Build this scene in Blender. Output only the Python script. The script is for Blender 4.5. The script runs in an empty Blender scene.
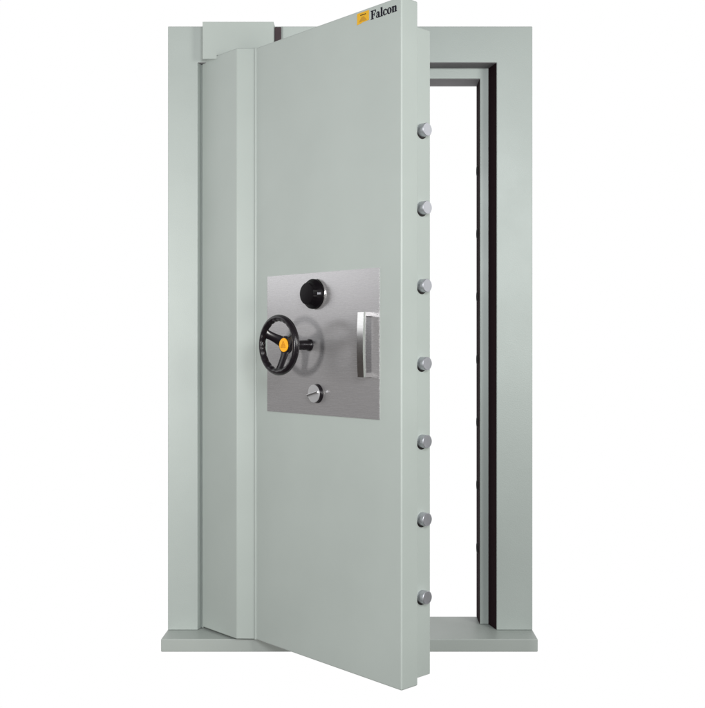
import bpy, bmesh, math, random
from mathutils import Vector, Matrix
random.seed(4)
scene = bpy.context.scene
COL = scene.collection

# ------------------------------------------------------------------ camera
D = 3.327; F = 998.0; CX = 370.0; CZ = 0.95
cd = bpy.data.cameras.new('camera'); cam = bpy.data.objects.new('camera', cd); COL.objects.link(cam)
cam.location = (0, -D, CZ); cam.rotation_euler = (math.radians(90), 0, 0)
cd.sensor_fit = 'HORIZONTAL'; cd.sensor_width = 36.0
cd.lens = F / 705.0 * 36.0 * (1024 / 1020) * (705 / 708)
cd.shift_x = -(CX - 352.5) / 705.0
cd.shift_y = -(354 - 345) / 705.0
cd.clip_start = 0.05; cd.clip_end = 200
if scene.render.resolution_x >= scene.render.resolution_y:
    pass
scene.camera = cam

# ------------------------------------------------------------------ world: bright white studio backdrop behind, dim studio in front
w = bpy.data.worlds.new('World'); scene.world = w; w.use_nodes = True
nt = w.node_tree; nt.nodes.clear()
tc = nt.nodes.new('ShaderNodeTexCoord'); sp = nt.nodes.new('ShaderNodeSeparateXYZ')
rp = nt.nodes.new('ShaderNodeValToRGB'); mr = nt.nodes.new('ShaderNodeMapRange')
bg = nt.nodes.new('ShaderNodeBackground'); ou = nt.nodes.new('ShaderNodeOutputWorld')
nt.links.new(tc.outputs['Generated'], sp.inputs[0])
mr.inputs['From Min'].default_value = -1; mr.inputs['From Max'].default_value = 1
nt.links.new(sp.outputs['Y'], mr.inputs['Value'])
nt.links.new(mr.outputs[0], rp.inputs[0])
e = rp.color_ramp.elements
e[0].position = 0.0; e[0].color = (0.20, 0.205, 0.21, 1)
e[1].position = 0.72; e[1].color = (1.0, 1.0, 1.0, 1)
m_ = e.new(0.45); m_.color = (0.13, 0.13, 0.135, 1)
m2 = e.new(0.59); m2.color = (0.20, 0.195, 0.195, 1)
rq = nt.nodes.new('ShaderNodeValToRGB'); q_ = rq.color_ramp.elements     # below eye level the studio is darker
q_[0].position = 0.0; q_[0].color = (0.11, 0.105, 0.10, 1); q_[1].position = 0.72; q_[1].color = (1, 1, 1, 1)
q1 = q_.new(0.45); q1.color = (0.05, 0.045, 0.042, 1); q2 = q_.new(0.59); q2.color = (0.075, 0.065, 0.06, 1)
nt.links.new(mr.outputs[0], rq.inputs[0])
mz = nt.nodes.new('ShaderNodeMapRange'); mz.inputs['From Min'].default_value = -0.06; mz.inputs['From Max'].default_value = 0.05
nt.links.new(sp.outputs['Z'], mz.inputs['Value'])
mx = nt.nodes.new('ShaderNodeMix'); mx.data_type = 'RGBA'
nt.links.new(mz.outputs[0], mx.inputs[0]); nt.links.new(rq.outputs[0], mx.inputs[6]); nt.links.new(rp.outputs[0], mx.inputs[7])
nt.links.new(mx.outputs[2], bg.inputs['Color'])
bg.inputs['Strength'].default_value = 1.0
nt.links.new(bg.outputs[0], ou.inputs[0])

# ------------------------------------------------------------------ lamps
def area(name, loc, target, size, power, col, sy=None):
    l = bpy.data.lights.new(name, 'AREA'); l.energy = power; l.color = col
    l.size = size
    if sy: l.shape = 'RECTANGLE'; l.size_y = sy
    o = bpy.data.objects.new(name, l); COL.objects.link(o); o.location = loc
    o.rotation_euler = (Vector(target) - Vector(loc)).to_track_quat('-Z', 'Y').to_euler()
    return o
area('softbox_key', (-2.1, -3.0, 1.05), (-0.1, -0.2, 1.1), 0.32, 69, (1.0, 0.985, 0.96))
area('softbox_right', (2.5, -3.0, 1.5), (0.2, -0.2, 0.95), 1.0, 77, (1.0, 1.0, 0.95))
area('strip_right', (3.0, -0.45, 2.0), (0.1, -0.5, 1.6), 1.2, 9, (1.0, 1.0, 1.0), 1.7)
area('softbox_top', (0.55, -3.8, 1.75), (0.25, 0, 0.95), 0.9, 66, (0.97, 0.98, 1.0))
area('strip_left', (-3.0, 0.10, 2.03), (0.0, -0.3, 1.7), 1.3, 10, (0.96, 0.98, 1.0), 1.7)

scene.view_settings.view_transform = 'Standard'; scene.view_settings.look = 'None'
scene.view_settings.exposure = 0; scene.view_settings.gamma = 1
scene.render.engine = 'CYCLES'

# ------------------------------------------------------------------ materials
def mat(name, col, rough=0.5, metal=0.0, spec=0.5, coat=0.0):
    m = bpy.data.materials.new(name); m.use_nodes = True
    b = m.node_tree.nodes['Principled BSDF']
    b.inputs['Base Color'].default_value = (*col, 1); b.inputs['Roughness'].default_value = rough
    b.inputs['Metallic'].default_value = metal; b.inputs['Specular IOR Level'].default_value = spec
    b.inputs['Coat Weight'].default_value = coat; b.inputs['Coat Roughness'].default_value = 0.15
    return m, b, m.node_tree
def noise(t, scale, detail=4, rough=0.55, stretch=(1, 1, 1), coord='Object'):
    c = t.nodes.new('ShaderNodeTexCoord'); mp = t.nodes.new('ShaderNodeMapping'); n = t.nodes.new('ShaderNodeTexNoise')
    mp.inputs['Scale'].default_value = stretch
    n.inputs['Scale'].default_value = scale; n.inputs['Detail'].default_value = detail; n.inputs['Roughness'].default_value = rough
    t.links.new(c.outputs[coord], mp.inputs[0]); t.links.new(mp.outputs[0], n.inputs['Vector'])
    return n
def vary(t, b, n, col, amt):
    r = t.nodes.new('ShaderNodeValToRGB'); r.color_ramp.elements[0].position = 0.3; r.color_ramp.elements[1].position = 0.7
    r.color_ramp.elements[0].color = (*[c * (1 - amt) for c in col], 1); r.color_ramp.elements[1].color = (*[c * (1 + amt) for c in col], 1)
    t.links.new(n.outputs['Fac'], r.inputs[0]); t.links.new(r.outputs[0], b.inputs['Base Color'])
def bump(t, b, n, strength, dist):
    bp = t.nodes.new('ShaderNodeBump'); bp.inputs['Strength'].default_value = strength; bp.inputs['Distance'].default_value = dist
    t.links.new(n.outputs['Fac'], bp.inputs['Height']); t.links.new(bp.outputs[0], b.inputs['Normal'])
def rvary(t, b, n, lo, hi):
    r = t.nodes.new('ShaderNodeMapRange'); r.inputs['To Min'].default_value = lo; r.inputs['To Max'].default_value = hi
    t.links.new(n.outputs['Fac'], r.inputs['Value']); t.links.new(r.outputs[0], b.inputs['Roughness'])

PC = (0.384, 0.425, 0.401)
def paint(name, col=PC, metal=0.0, grain=0.16):
    m, b, t = mat(name, col, 0.42, metal, spec=0.45)
    vary(t, b, noise(t, 3.0, 5), col, 0.035)
    rvary(t, b, noise(t, 5.0, 4), 0.36, 0.52)
    bump(t, b, noise(t, 260, 3, 0.6), grain, 0.0006)
    return m
PAINT = paint('grey_green_enamel')
FRAMEP = paint('grey_green_frame_enamel', (0.382, 0.422, 0.402), 0.10, 0.55)
SILLP = paint('grey_green_sill_enamel', (0.35, 0.38, 0.36))

m, b, t = mat('dark_reveal_shade', (0.026, 0.014, 0.017), 0.85, spec=0.04); rvary(t, b, noise(t, 40), 0.8, 0.95); REVEAL_SHADE = m  # shade of the right side reveals put into a dark colour
m, b, t = mat('grey_soffit_shade', (0.2, 0.19, 0.2), 0.6, spec=0.2); vary(t, b, noise(t, 9), (0.2, 0.19, 0.2), 0.1); SOFFIT_SHADE = m  # shade under the lintel put into the grey
m, b, t = mat('dark_socket_shadow', (0.012, 0.009, 0.009), 0.7); SOCK_SHADOW = m  # socket black, also the painted shadow below the bolts
m, b, t = mat('dark_brown_strip', (0.075, 0.055, 0.06), 0.7, spec=0.2); vary(t, b, noise(t, 30), (0.075, 0.055, 0.06), 0.15); DARK_STRIP = m
m, b, t = mat('brushed_cap', (0.55, 0.55, 0.56), 0.35, 0.6); CAPM = m
# brushed stainless plate, grain horizontal
m, b, t = mat('brushed_stainless', (0.50, 0.49, 0.495), 0.3, 0.68)
n1 = noise(t, 60, 6, 0.7, (0.25, 1, 26)); vary(t, b, n1, (0.50, 0.49, 0.497), 0.045); rvary(t, b, n1, 0.20, 0.33)
n2 = noise(t, 90, 4, 0.7, (0.4, 1, 30)); bump(t, b, n2, 0.10, 0.0004); BRUSH = m
m, b, t = mat('satin_steel_handle', (0.72, 0.71, 0.70), 0.16, 1.0); rvary(t, b, noise(t, 30, 3, .5, (1, 1, 8)), 0.11, 0.2); SATIN = m
m, b, t = mat('polished_chrome', (0.72, 0.72, 0.73), 0.20, 1.0); CHROME = m
m, b, t = mat('bolt_steel', (0.50, 0.51, 0.545), 0.4, 0.85); rvary(t, b, noise(t, 80), 0.32, 0.5); BOLT = m
m, b, t = mat('black_grip_plastic', (0.007, 0.005, 0.007), 0.28, spec=0.4); rvary(t, b, noise(t, 60), 0.2, 0.36); BLACK = m
m, b, t = mat('black_dial', (0.004, 0.003, 0.004), 0.4, spec=0.10); DIAL = m
m, b, t = mat('white_dial_paint', (0.5, 0.5, 0.55), 0.5); WHITE = m
m, b, t = mat('amber_badge', (0.93, 0.42, 0.01), 0.4); vary(t, b, noise(t, 120), (0.93, 0.43, 0.01), 0.05); AMBER = m
m, b, t = mat('amber_ink', (0.55, 0.21, 0.005), 0.5); AMBINK = m
m, b, t = mat('yellow_label', (0.68, 0.37, 0.002), 0.4); vary(t, b, noise(t, 60), (0.68, 0.37, 0.002), 0.06); YELL = m
m, b, t = mat('ochre_ink', (0.48, 0.24, 0.002), 0.5); OCHRE = m
m, b, t = mat('navy_black_ink', (0.010, 0.008, 0.016), 0.6, spec=0.1); INK = m

# ------------------------------------------------------------------ helpers
def link(name, bm, mtl, parent=None, matrix=None, bev=0.0, seg=3, smooth=False, angle=35, label=None):
    bmesh.ops.recalc_face_normals(bm, faces=bm.faces[:])
    me = bpy.data.meshes.new(name); bm.to_mesh(me); bm.free()
    if isinstance(mtl, (list, tuple)):
        for q in mtl: me.materials.append(q)
    else: me.materials.append(mtl)
    if smooth or bev:
        for p in me.polygons: p.use_smooth = True
        me.set_sharp_from_angle(angle=math.radians(angle))
    o = bpy.data.objects.new(name, me); COL.objects.link(o)
    if parent: o.parent = parent
    if matrix is not None: o.matrix_local = matrix
    if bev:
        md = o.modifiers.new('bevel', 'BEVEL'); md.width = bev; md.segments = seg; md.limit_method = 'ANGLE'
        md.angle_limit = math.radians(30); md.harden_normals = False
        wn = o.modifiers.new('wn', 'WEIGHTED_NORMAL'); wn.keep_sharp = False
        for p in me.polygons: p.use_smooth = True
        for ed in me.edges: ed.use_edge_sharp = False
    if label: o['label'] = label
    return o
def box(bm, x0, x1, y0, y1, z0, z1, mi=0):
    vs = [bm.verts.new((x, y, z)) for x in (x0, x1) for y in (y0, y1) for z in (z0, z1)]
    for q in ((0, 1, 3, 2), (4, 6, 7, 5), (0, 4, 5, 1), (2, 3, 7, 6), (0, 2, 6, 4), (1, 5, 7, 3)):
        f = bm.faces.new([vs[i] for i in q]); f.material_index = mi
def prism(bm, pts, z0, z1, mi=0):                       # pts in XY, extruded in z
    a = [bm.verts.new((x, y, z0)) for x, y in pts]; c = [bm.verts.new((x, y, z1)) for x, y in pts]
    n = len(pts)
    bm.faces.new(a[::-1]).material_index = mi; bm.faces.new(c).material_index = mi
    for i in range(n):
        bm.faces.new((a[i], a[(i + 1) % n], c[(i + 1) % n], c[i])).material_index = mi
def lathe(bm, prof, n=64, mod=None, M=None):            # prof: (r, h) revolved about local +Z
    rings = []
    for r, h in prof:
        if r < 1e-6: rings.append([bm.verts.new((0, 0, h))])
        else:
            rings.append([bm.verts.new(((r * (mod(k / n * 2 * math.pi, r, h) if mod else 1)) * math.cos(k / n * 2 * math.pi),
                          (r * (mod(k / n * 2 * math.pi, r, h) if mod else 1)) * math.sin(k / n * 2 * math.pi), h)) for k in range(n)])
    for a, c in zip(rings[:-1], rings[1:]):
        for k in range(n):
            k2 = (k + 1) % n
            if len(a) == 1 and len(c) == 1: continue
            if len(a) == 1: bm.faces.new((a[0], c[k], c[k2]))
            elif len(c) == 1: bm.faces.new((a[k], a[k2], c[0]))
            else: bm.faces.new((a[k], a[k2], c[k2], c[k]))
    if M is not None: bmesh.ops.transform(bm, matrix=M, verts=bm.verts[:])

# ------------------------------------------------------------------ the vault door
root = bpy.data.objects.new('vault_door', None); COL.objects.link(root)
root.location = (0, 0, 0)
root['label'] = 'grey-green steel vault door standing half open in its thick steel frame'
root['category'] = 'vault door'; root['kind'] = 'thing'

FX0, FX1, FT = -0.674, 0.5417, 2.0123
JL, JR, LB = -0.575, 0.4225, 1.892          # opening at the front plane
SL, SR, SB = -0.532, 0.374, 1.856           # stop opening
STL, STR, STB = -0.553, 0.404, 1.894        # stop outer edge (rabbet)
YS, YB = 0.068, 0.168

# frame: front architrave with splayed rabbet and inner stop, one welded mesh
bm = bmesh.new()
V = {}
def v(x, y, z):
    k = (round(x, 5), round(y, 5), round(z, 5))
    if k not in V: V[k] = bm.verts.new(k)
    return V[k]
def ushape(y, xo0, xo1, zo, xi0, xi1, zi, flip=False, mi=0):     # U-shaped sheet at depth y
    q = [[v(xo0, y, 0), v(xi0, y, 0), v(xi0, y, zi), v(xo0, y, zo)],
         [v(xo0, y, zo), v(xi0, y, zi), v(xi1, y, zi), v(xo1, y, zo)],
         [v(xi1, y, 0), v(xo1, y, 0), v(xo1, y, zo), v(xi1, y, zi)]]
    for f in q: bm.faces.new(f).material_index = mi
def sleeve(y0, a0, a1, az, y1, b0, b1, bz, mi=0, miz=0):         # ruled surface joining two U edges
    bm.faces.new([v(a0, y0, 0), v(b0, y1, 0), v(b0, y1, bz), v(a0, y0, az)]).material_index = mi
    bm.faces.new([v(a0, y0, az), v(b0, y1, bz), v(b1, y1, bz), v(a1, y0, az)]).material_index = miz
    bm.faces.new([v(a1, y0, 0), v(a1, y0, az), v(b1, y1, bz), v(b1, y1, 0)]).material_index = mi
ushape(0, FX0, FX1, FT, JL, JR, LB)
sleeve(0, JL, JR, LB, YS, STL, STR, STB)
ushape(YS, STL, STR, STB, SL, SR, SB)
sleeve(YS, SL, SR, SB, YB, SL, SR, SB)
ushape(YB, FX0, FX1, FT, SL, SR, SB)
sleeve(0, FX0, FX1, FT, YB, FX0, FX1, FT)
bm.faces.new([v(FX0, 0, 0), v(JL, 0, 0), v(STL, YS, 0), v(SL, YS, 0), v(SL, YB, 0), v(FX0, YB, 0)])
bm.faces.new([v(FX1, 0, 0), v(JR, 0, 0), v(STR, YS, 0), v(SR, YS, 0), v(SR, YB, 0), v(FX1, YB, 0)])
frame = link('frame', bm, FRAMEP, root, bev=0.0022, seg=3)
# shade painted as thin dark sheets on the right reveals, grey ones under the lintel (2 mm proud)
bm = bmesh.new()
def shade_sheet(p, q, z0, z1, th=0.0012, side=-1):
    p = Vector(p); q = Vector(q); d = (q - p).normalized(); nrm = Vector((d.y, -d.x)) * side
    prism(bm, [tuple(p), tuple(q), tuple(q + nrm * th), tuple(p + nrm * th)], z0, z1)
shade_sheet((JR, 0.0023), (STR, YS - 0.0005), 0.0012, LB - 0.0014, side=-1)
link('rebate_shade', bm, REVEAL_SHADE, frame, label='dark brown sheet painting the shade down the right rebate')
bm = bmesh.new(); shade_sheet((SR, YS + 0.0023), (SR, YB - 0.0023), 0.0012, SB - 0.0014, side=-1)
link('inner_reveal_shade', bm, REVEAL_SHADE, frame, label='dark sheet painting the shade on the right side of the opening')
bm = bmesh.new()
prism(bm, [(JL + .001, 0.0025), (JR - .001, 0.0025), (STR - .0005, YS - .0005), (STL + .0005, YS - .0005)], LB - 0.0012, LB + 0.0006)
link('soffit_shade_plate', bm, SOFFIT_SHADE, frame)
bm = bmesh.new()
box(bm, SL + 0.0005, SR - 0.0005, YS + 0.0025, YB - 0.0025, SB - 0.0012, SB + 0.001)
link('soffit_shade_plate', bm, SOFFIT_SHADE, frame)
# bolt sockets cut look: dark recessed cups in the right reveal
BZ = [1.550 - 0.2172 * i for i in range(7)]
for i, z in enumerate(BZ):
    bm = bmesh.new()
    lathe(bm, [(0.0, 0.0005), (0.0145, 0.0005), (0.0145, 0.0038), (0.0180, 0.0038), (0.0195, 0.0)], 32)
    M = Matrix.Translation((SR - 0.0012, YS + 0.055, z + 0.002)) @ Vector((-1, 0, 0)).to_track_quat('Z', 'Y').to_matrix().to_4x4()
    link('bolt_socket', bm, SOCK_SHADOW, frame, M, smooth=True)

bm = bmesh.new()
prism(bm, [(-0.5683, 0.0245), (-0.5590, 0.0245), (-0.5500, 0.0400), (-0.5500, 0.0665), (-0.5580, 0.0665)], 0.0012, LB - 0.0014)
link('gap_filler', bm, PAINT, frame)  # filler added to lighten the dark slot beside the door's hinge edge
# hinge block on the lintel
bm = bmesh.new()
pr = [(-0.551, 1.8915), (-0.5045, 1.8915), (-0.5040, 1.9038), (-0.317, 1.9038), (-0.317, 2.0135), (-0.551, 2.0135)]
a_ = [bm.verts.new((x, -0.044, z)) for x, z in pr]; c_ = [bm.verts.new((x, -0.0422, z)) for x, z in pr]
bm.faces.new(a_); bm.faces.new(c_[::-1])
for i in range(6): bm.faces.new((a_[i], a_[(i + 1) % 6], c_[(i + 1) % 6], c_[i]))
box(bm, -0.5508, -0.3172, -0.0420, -0.001, 1.9040, 2.0133)
hb = link('hinge_block', bm, PAINT, root, bev=0.0008, seg=2)
bm = bmesh.new(); box(bm, -0.3165, -0.2955, -0.010, -0.0005, 1.9065, 2.007)  # thin dark brown box beside the block's right end
link('end_strip', bm, DARK_STRIP, hb, bev=0.001, label='dark brown strip at the right end of the hinge block')
# sill
bm = bmesh.new(); box(bm, FX0 - 0.002, FX1 + 0.001, -0.102, 0.168, -0.042, -0.0005)
sill = link('sill', bm, SILLP, root, bev=0.003)

# ------------------------------------------------------------------ door leaf, in door axes: u along the door, n outwards
TH = math.radians(46.5)
U = Vector((math.cos(TH), -math.sin(TH), 0)); N = Vector((-math.sin(TH), -math.cos(TH), 0)); Z = Vector((0, 0, 1))
A = Vector((-0.369, -0.125, 0))
# local frame: x = U, y = -N (inwards), z = up
DM = Matrix(((U.x, -N.x, 0, A.x), (U.y, -N.y, 0, A.y), (0, 0, 1, 0), (0, 0, 0, 1)))
def onto(u, n, z):                                        # lathe axis (+Z) turned to point outwards (-y local)
    return Matrix.Translation((u, -n, z)) @ Matrix(((1, 0, 0, 0), (0, 0, -1, 0), (0, 1, 0, 0), (0, 0, 0, 1)))
DZ0, DZ1 = 0.0055, 1.9025
UE = 0.661
bm = bmesh.new()
prism(bm, [(-0.035, 0), (UE, 0), (UE, 0.065), (-0.225, 0.065), (-0.225, 0.0)], DZ0, DZ1)
leaf = link('door_leaf', bm, PAINT, root, DM, bev=0.0045)
bm = bmesh.new()
prism(bm, [(-0.186, 0.0655), (UE - 0.010, 0.0655), (UE - 0.010, 0.125), (-0.186, 0.125)], 0.022, 1.836)
link('bolt_box', bm, PAINT, leaf, bev=0.002)
bm = bmesh.new()
prism(bm, [(-0.2365, 0.066), (-0.2365, -0.042), (-0.042, -0.042), (0.0, -0.0005), (-0.0005, 0.012), (-0.226, 0.012), (-0.226, 0.066)], DZ0 + 0.0005, DZ1 + 0.0006)
hc = link('hinge_cover', bm, PAINT, leaf, bev=0.0035)
# thin weld bead / crease where the cover meets the leaf
bm = bmesh.new(); prism(bm, [(0.0003, -0.0020), (0.0025, -0.0042), (0.0050, -0.0044), (0.0072, -0.0028), (0.0088, 0.0), (0.0088, 0.002), (0.0003, 0.002)], DZ0 + 0.002, DZ1 - 0.002)
link('edge_bead', bm, PAINT, leaf, smooth=True, angle=80)

# lock plate
bm = bmesh.new(); box(bm, 0.0681, 0.577, -0.0035, 0.001, 0.7415, 1.166)
plate = link('lock_plate', bm, BRUSH, root, DM, bev=0.0008, seg=2)
plate.modifiers['bevel'].width = 0.0003

# locking bolts
for i, z in enumerate(BZ):
    bm = bmesh.new()
    lathe(bm, [(0.0, 0.0), (0.0184, 0.0), (0.0184, 0.0215), (0.0172, 0.023), (0.0, 0.023)], 40)
    M = DM @ Matrix.Translation((UE - 0.0105, 0.0905, z)) @ Vector((1, 0, 0)).to_track_quat('Z', 'Y').to_matrix().to_4x4()
    bo = link('locking_bolt', bm, BOLT, root, M, smooth=True)
    bm = bmesh.new()
    lathe(bm, [(0.0, 0.0003), (0.0, 0.0006), (0.0198, 0.0006), (0.0198, 0.0003)], 40)
    hole_shadow = link('bolt_hole_shadow', bm, SOCK_SHADOW, bo)
    up = (M.to_3x3().inverted() @ Vector((0, 0, 1))); hole_shadow.location = up * -0.0042  # dark bolt hole shifted down to paint the bolt's shadow beneath it

# ------------------------------------------------------------------ handwheel
WU, WZ = 0.276, 0.950
R, r0 = 0.0798, 0.0096
bm = bmesh.new()
n, k = 132, 20
rings = []
for i in range(n):
    a = i / n * 2 * math.pi; ring = []
    for j in range(k):
        q = j / k * 2 * math.pi
        inner = max(0.0, -math.cos(q))
        rr = r0 * (1.0 + inner * 0.17 * (0.5 + 0.5 * math.cos(a * 22)) - 0.04)
        ring.append(bm.verts.new(((R + rr * math.cos(q)) * math.cos(a), (R + rr * math.cos(q)) * math.sin(a), rr * 1.1 * math.sin(q))))
    rings.append(ring)
for i in range(n):
    for j in range(k):
        bm.faces.new((rings[i][j], rings[(i + 1) % n][j], rings[(i + 1) % n][(j + 1) % k], rings[i][(j + 1) % k]))
wheel = link('handwheel', bm, BLACK, root, DM @ onto(WU, 0.121, WZ), smooth=True, angle=80, label='black three-spoke handwheel with finger grips')
for ang in (152, 268, 28):
    a = math.radians(ang); bm = bmesh.new()
    d = Vector((math.cos(a), math.sin(a), 0)); s = Vector((-math.sin(a), math.cos(a), 0))
    st = []
    m_n = 10
    for i in range(m_n + 1):
        tt = i / m_n; rad = 0.014 + tt * (R - 0.016)
        wd = 0.0190 - 0.0055 * math.sin(min(1, tt * 1.15) * math.pi * 0.62) + (0.004 * max(0, tt - .8) / .2)
        hh = -0.026 + 0.026 * (tt ** 1.3)
        st.append([bm.verts.new(d * rad + s * (wd * sx) + Vector((0, 0, hh + th))) for sx, th in ((-1, .0005), (-.75, .0045), (.75, .0045), (1, .0005), (.8, -.0035), (-.8, -.0035))])
    for p, q in zip(st[:-1], st[1:]):
        for j in range(6): bm.faces.new((p[j], p[(j + 1) % 6], q[(j + 1) % 6], q[j]))
    bm.faces.new(st[0]); bm.faces.new(st[-1][::-1])
    link('spoke', bm, BLACK, wheel, smooth=True, angle=50)
bm = bmesh.new()
lathe(bm, [(0.0, -0.036), (0.020, -0.036), (0.0265, -0.032), (0.0275, -0.026), (0.0262, -0.0215), (0.0235, -0.0195), (0.0, -0.0195)], 48)
link('hub', bm, BLACK, wheel, smooth=True)
bm = bmesh.new(); lathe(bm, [(0.0, -0.0192), (0.0205, -0.0192), (0.0205, -0.0178), (0.0195, -0.0168), (0.0, -0.0165)], 48)
link('hub_badge', bm, AMBER, wheel, smooth=True)
bm = bmesh.new()
def tri_strip(bm, pts, wd, h0, h1):
    for p, q in zip(pts, pts[1:] + pts[:1]):
        p = Vector((*p, 0)); q = Vector((*q, 0)); d = (q - p).normalized(); s = Vector((-d.y, d.x, 0)) * wd
        a = [bm.verts.new(c + Vector((0, 0, h))) for h in (h0, h1) for c in (p - s, q - s, q + s, p + s)]
        for f in ((3, 2, 1, 0), (4, 5, 6, 7), (0, 1, 5, 4), (1, 2, 6, 5), (2, 3, 7, 6), (3, 0, 4, 7)): bm.faces.new([a[t_] for t_ in f])
tri_strip(bm, [(-0.0105, -0.0075), (0.0105, -0.0075), (0, 0.0115)], 0.0008, -0.0164, -0.0160)
tri_strip(bm, [(-0.005, -0.0045), (0.005, -0.0045), (0, 0.004)], 0.0007, -0.0164, -0.0159)
link('badge_emblem', bm, AMBINK, wheel)
bm = bmesh.new()
lathe(bm, [(0.0, -0.117), (0.018, -0.117), (0.018, -0.113), (0.016, -0.111), (0.0145, -0.108), (0.0145, -0.070), (0.0165, -0.060), (0.0165, -0.036), (0, -0.036)], 40)
link('spindle', bm, BLACK, wheel, smooth=True)

# ------------------------------------------------------------------ combination dial
CU, CZD = 0.303, 1.102
bm = bmesh.new()
lathe(bm, [(0.0, 0.0), (0.0462, 0.0), (0.0464, 0.001), (0.0464, 0.0030), (0.0458, 0.004), (0.0, 0.004)], 64)
ring = link('dial_ring', bm, SATIN, root, DM @ onto(CU, 0.0036, CZD), smooth=True)
bm = bmesh.new()
def knurl(a, r, h): return 1 + (0.018 * math.cos(a * 20) if (h > 0.0275 and h < 0.039) else 0)
lathe(bm, [(0.0, 0.0105), (0.0440, 0.0105), (0.0448, 0.013), (0.0448, 0.018), (0.0430, 0.021), (0.0345, 0.0265), (0.0338, 0.028), (0.0330, 0.0380), (0.0310, 0.0405), (0.0220, 0.0420), (0.0, 0.0424)], 120, knurl)
dial = link('combination_dial', bm, DIAL, root, DM @ onto(CU, -0.0022, CZD), smooth=True, label='black combination dial with fine white marks')
bm = bmesh.new()
for tp, hl, wd_ in ((0.06, 0.0034, 0.0004), (0.30, 0.0026, 0.0004), (0.50, 0.0036, 0.0004), (0.72, 0.0026, 0.0004), (0.95, 0.0034, 0.0005)):
    r_ = 0.0430 - 0.0085 * tp; h_ = 0.0210 + 0.0055 * tp + 0.0006
    c = [(r_ - wd_, -hl, h_ + wd_ * .64), (r_ + wd_, -hl, h_ - wd_ * .64), (r_ + wd_, hl, h_ - wd_ * .64), (r_ - wd_, hl, h_ + wd_ * .64)]
    bm.faces.new([bm.verts.new(p) for p in c])
link('dial_marks', bm, WHITE, dial)

# ------------------------------------------------------------------ key cover
KU, KZ = 0.311, 0.8055
bm = bmesh.new()
lathe(bm, [(0.0, 0.0), (0.0285, 0.0), (0.0290, 0.002), (0.0275, 0.0045), (0.0272, 0.006), (0.0268, 0.0125), (0.0, 0.0125)], 64)
key = link('keyhole_cover', bm, BLACK, root, DM @ onto(KU, 0.0036, KZ), smooth=True, angle=40)  # black sleeve stands in for dark reflections on a chrome side
bm = bmesh.new(); lathe(bm, [(0.0, 0.0126), (0.0266, 0.0126), (0.0266, 0.0142), (0.0256, 0.0150), (0.0, 0.0156)], 64)
link('cover_cap', bm, CAPM, key, smooth=True)
bm = bmesh.new(); box(bm, -0.0262, 0.0262, -0.0033, 0.0033, 0.0152, 0.0205)
kk = link('key_lever', bm, CHROME, key, bev=0.0012)
kk.rotation_euler = (0, 0, math.radians(14))

# ------------------------------------------------------------------ pull handle
HU, HZ, HH = 0.536, 0.951, 0.091
bm = bmesh.new()
secs = []
path = []
for i in range(0, 33):
    tt = i / 32; z = -HH + 2 * HH * tt
    bow = 0.032 + 0.0035 * math.sin(tt * math.pi)
    path.append((z, bow))
# strap handle: outer face bowed outwards, constant thickness, closed with two feet
def strap(bm, u0, u1):
    outer = [(-HH, 0.0)] + [(z, b_) for z, b_ in path] + [(HH, 0.0)]
    inner = [(-HH + 0.011, 0.0)] + [(max(-HH + 0.011, min(HH - 0.011, z)), b_ - 0.010) for z, b_ in path[1:-1]] + [(HH - 0.011, 0.0)]
    inner = [inner[0]] + [(-HH + 0.011, 0.026)] + [p for p in inner[1:-1] if -HH + 0.011 < p[0] < HH - 0.011] + [(HH - 0.011, 0.026)] + [inner[-1]]
    loop = outer + inner[::-1]
    a = [bm.verts.new((u0, -n_, z)) for z, n_ in loop]; c = [bm.verts.new((u1, -n_, z)) for z, n_ in loop]
    from mathutils.geometry import tessellate_polygon
    for tr in tessellate_polygon([[Vector((z, n_, 0)) for z, n_ in loop]]):
        bm.faces.new([a[q] for q in tr]); bm.faces.new([c[q] for q in tr[::-1]])
    L = len(loop)
    for i in range(L): bm.faces.new((a[i], a[(i + 1) % L], c[(i + 1) % L], c[i]))
strap(bm, -0.0125, 0.0125)
handle = link('pull_handle', bm, SATIN, root, DM @ Matrix.Translation((HU, -0.0037, HZ)), bev=0.0022, seg=3)
handle.modifiers['bevel'].angle_limit = math.radians(40)

# ------------------------------------------------------------------ maker's label and lettering
def flat(name, pts_list, mtl, parent, y0, y1):
    bm = bmesh.new()
    for pts in pts_list:
        a = [bm.verts.new((x, y0, z)) for x, z in pts]; c = [bm.verts.new((x, y1, z)) for x, z in pts]
        bm.faces.new(a); bm.faces.new(c[::-1])
        for i in range(len(pts)): bm.faces.new((a[i], a[(i + 1) % len(pts)], c[(i + 1) % len(pts)], c[i]))
    return link(name, bm, mtl, parent)
LZ0, LZ1, LU0, LU1 = 1.8635, 1.8955, 0.483, 0.532
lab = flat('maker_label', [[(LU0, LZ0), (LU0 + .016, LZ0 + .001), (LU0 + .022, LZ0 + .003), (LU1, LZ0 + .004), (LU1, LZ1), (LU0, LZ1)]], YELL, leaf, -0.0008, 0.0005)
mid = (LU0 + LU1) / 2
flat('label_emblem', [[(LU0 + .008, LZ0 + .006), (LU1 - .008, LZ0 + .006), (mid + .004, LZ1 - .013), (mid - .004, LZ1 - .013)]], OCHRE, lab, -0.0014, -0.0009)
flat('label_print', [[(mid - .010 + q * .006, LZ1 - .009), (mid - .010 + q * .006 + .0045, LZ1 - .009), (mid - .010 + q * .006 + .0045, LZ1 - .0065), (mid - .010 + q * .006, LZ1 - .0065)] for q in range(4)], INK, lab, -0.0014, -0.0009)

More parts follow.
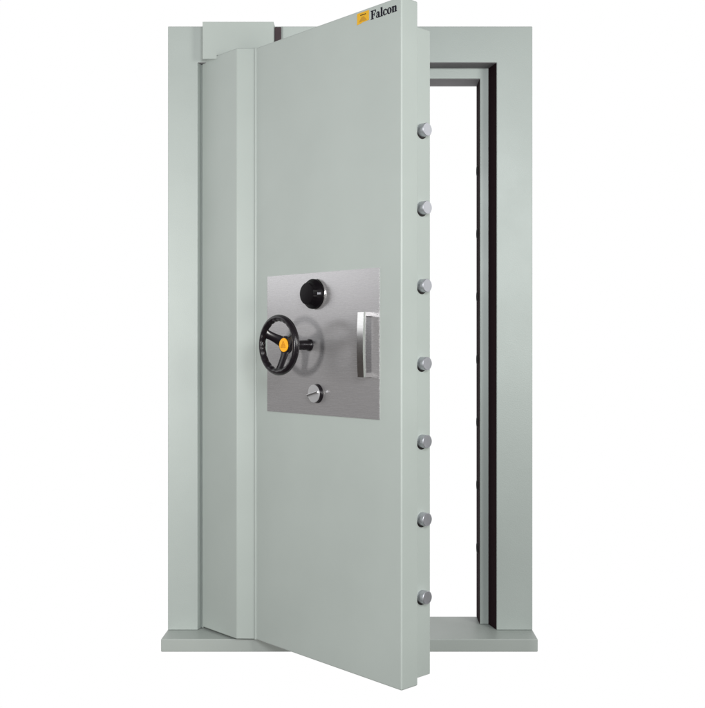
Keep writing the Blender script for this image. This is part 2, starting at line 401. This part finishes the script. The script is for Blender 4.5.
# lettering "Falcon" in a bold serif, drawn as stroke outlines; unit = cap height 1
def ell(cx, cz, rx, rz, n=28): return [(cx + rx * math.cos(-i / n * 2 * math.pi), cz + rz * math.sin(-i / n * 2 * math.pi)) for i in range(n)]
def glyph_F(x): return [[(x, 0), (x + .40, 0), (x + .40, .06), (x + .30, .10), (x + .30, .45), (x + .42, .47), (x + .46, .33), (x + .51, .33), (x + .51, .68), (x + .46, .68), (x + .42, .55), (x + .30, .54), (x + .30, .92), (x + .50, .92), (x + .60, .84), (x + .64, .70), (x + .70, .70), (x + .68, 1), (x, 1), (x, .94), (x + .10, .90), (x + .10, .10), (x, .06)]]
def glyph_l(x): return [[(x, 0), (x + .34, 0), (x + .34, .05), (x + .27, .09), (x + .27, 1.03), (x + .22, 1.03), (x, .99), (x, .94), (x + .08, .92), (x + .08, .09), (x, .05)]]
def glyph_n(x): return [[(x, 0), (x + .32, 0), (x + .32, .05), (x + .26, .08), (x + .26, .50), (x + .32, .56), (x + .38, .57), (x + .41, .50), (x + .41, .08), (x + .35, .05), (x + .35, 0), (x + .67, 0), (x + .67, .05), (x + .60, .08), (x + .60, .52), (x + .56, .64), (x + .46, .69), (x + .36, .67), (x + .26, .58), (x + .26, .68), (x, .67), (x, .62), (x + .07, .59), (x + .07, .08), (x, .05)]]
def ring_poly(cx, cz, rx, rz, ix, iz, a0, a1, n=26):
    o = [(cx + rx * math.cos(math.radians(a0 + (a1 - a0) * i / n)), cz + rz * math.sin(math.radians(a0 + (a1 - a0) * i / n))) for i in range(n + 1)]
    q = [(cx + ix * math.cos(math.radians(a0 + (a1 - a0) * i / n)), cz + iz * math.sin(math.radians(a0 + (a1 - a0) * i / n))) for i in range(n + 1)]
    return o, q
from mathutils.geometry import tessellate_polygon
def letters(bm, u0, z0, yy):
    s = 0.0296; sz = 0.0250
    def P(x, z): return (u0 + x * s * 1.0, z0 + z * sz)
    def poly(pts):
        vs = [bm.verts.new((P(*p)[0], yy, P(*p)[1])) for p in pts]
        for tr in tessellate_polygon([[Vector((*p, 0)) for p in pts]]): bm.faces.new([vs[q] for q in tr])
    def band(o, q):
        a = [bm.verts.new((P(*p)[0], yy, P(*p)[1])) for p in o]; c = [bm.verts.new((P(*p)[0], yy, P(*p)[1])) for p in q]
        for i in range(len(a) - 1): bm.faces.new((a[i], a[i + 1], c[i + 1], c[i]))
    x = 0
    for g in glyph_F(x): poly(g)
    x = 0.72   # a
    band(*ring_poly(x + .22, .18, .22, .20, .09, .13, 60, 330))
    poly([(x + .28, .12), (x + .28, .47), (x + .45, .47), (x + .47, .12)])
    poly([(x + .28, .16), (x + .47, .16), (x + .47, .11), (x + .51, .08), (x + .56, .12), (x + .56, .06), (x + .48, -.02), (x + .38, -.02), (x + .30, .06)])
    band(*ring_poly(x + .25, .46, .20, .23, .04, .17, 0, 165))
    poly([(x + .04, .46), (x + .10, .42), (x + .17, .46), (x + .16, .54), (x + .09, .58)])
    x = 1.29
    for g in glyph_l(x): poly(g)
    x = 1.65   # c
    band(*ring_poly(x + .29, .335, .28, .36, .10, .29, 40, 325))
    poly([(x + .40, .48), (x + .46, .44), (x + .53, .48), (x + .53, .56), (x + .46, .62), (x + .38, .60)])
    x = 2.19   # o
    band(*ring_poly(x + .31, .335, .30, .36, .11, .29, 0, 360, 32))
    x = 2.83
    for g in glyph_n(x): poly(g)
bm = bmesh.new(); letters(bm, 0.5395, 1.8650, -0.0007); letters(bm, 0.5405, 1.8653, -0.0009)
link('brand_lettering', bm, INK, leaf)
bpy.context.view_layer.update()
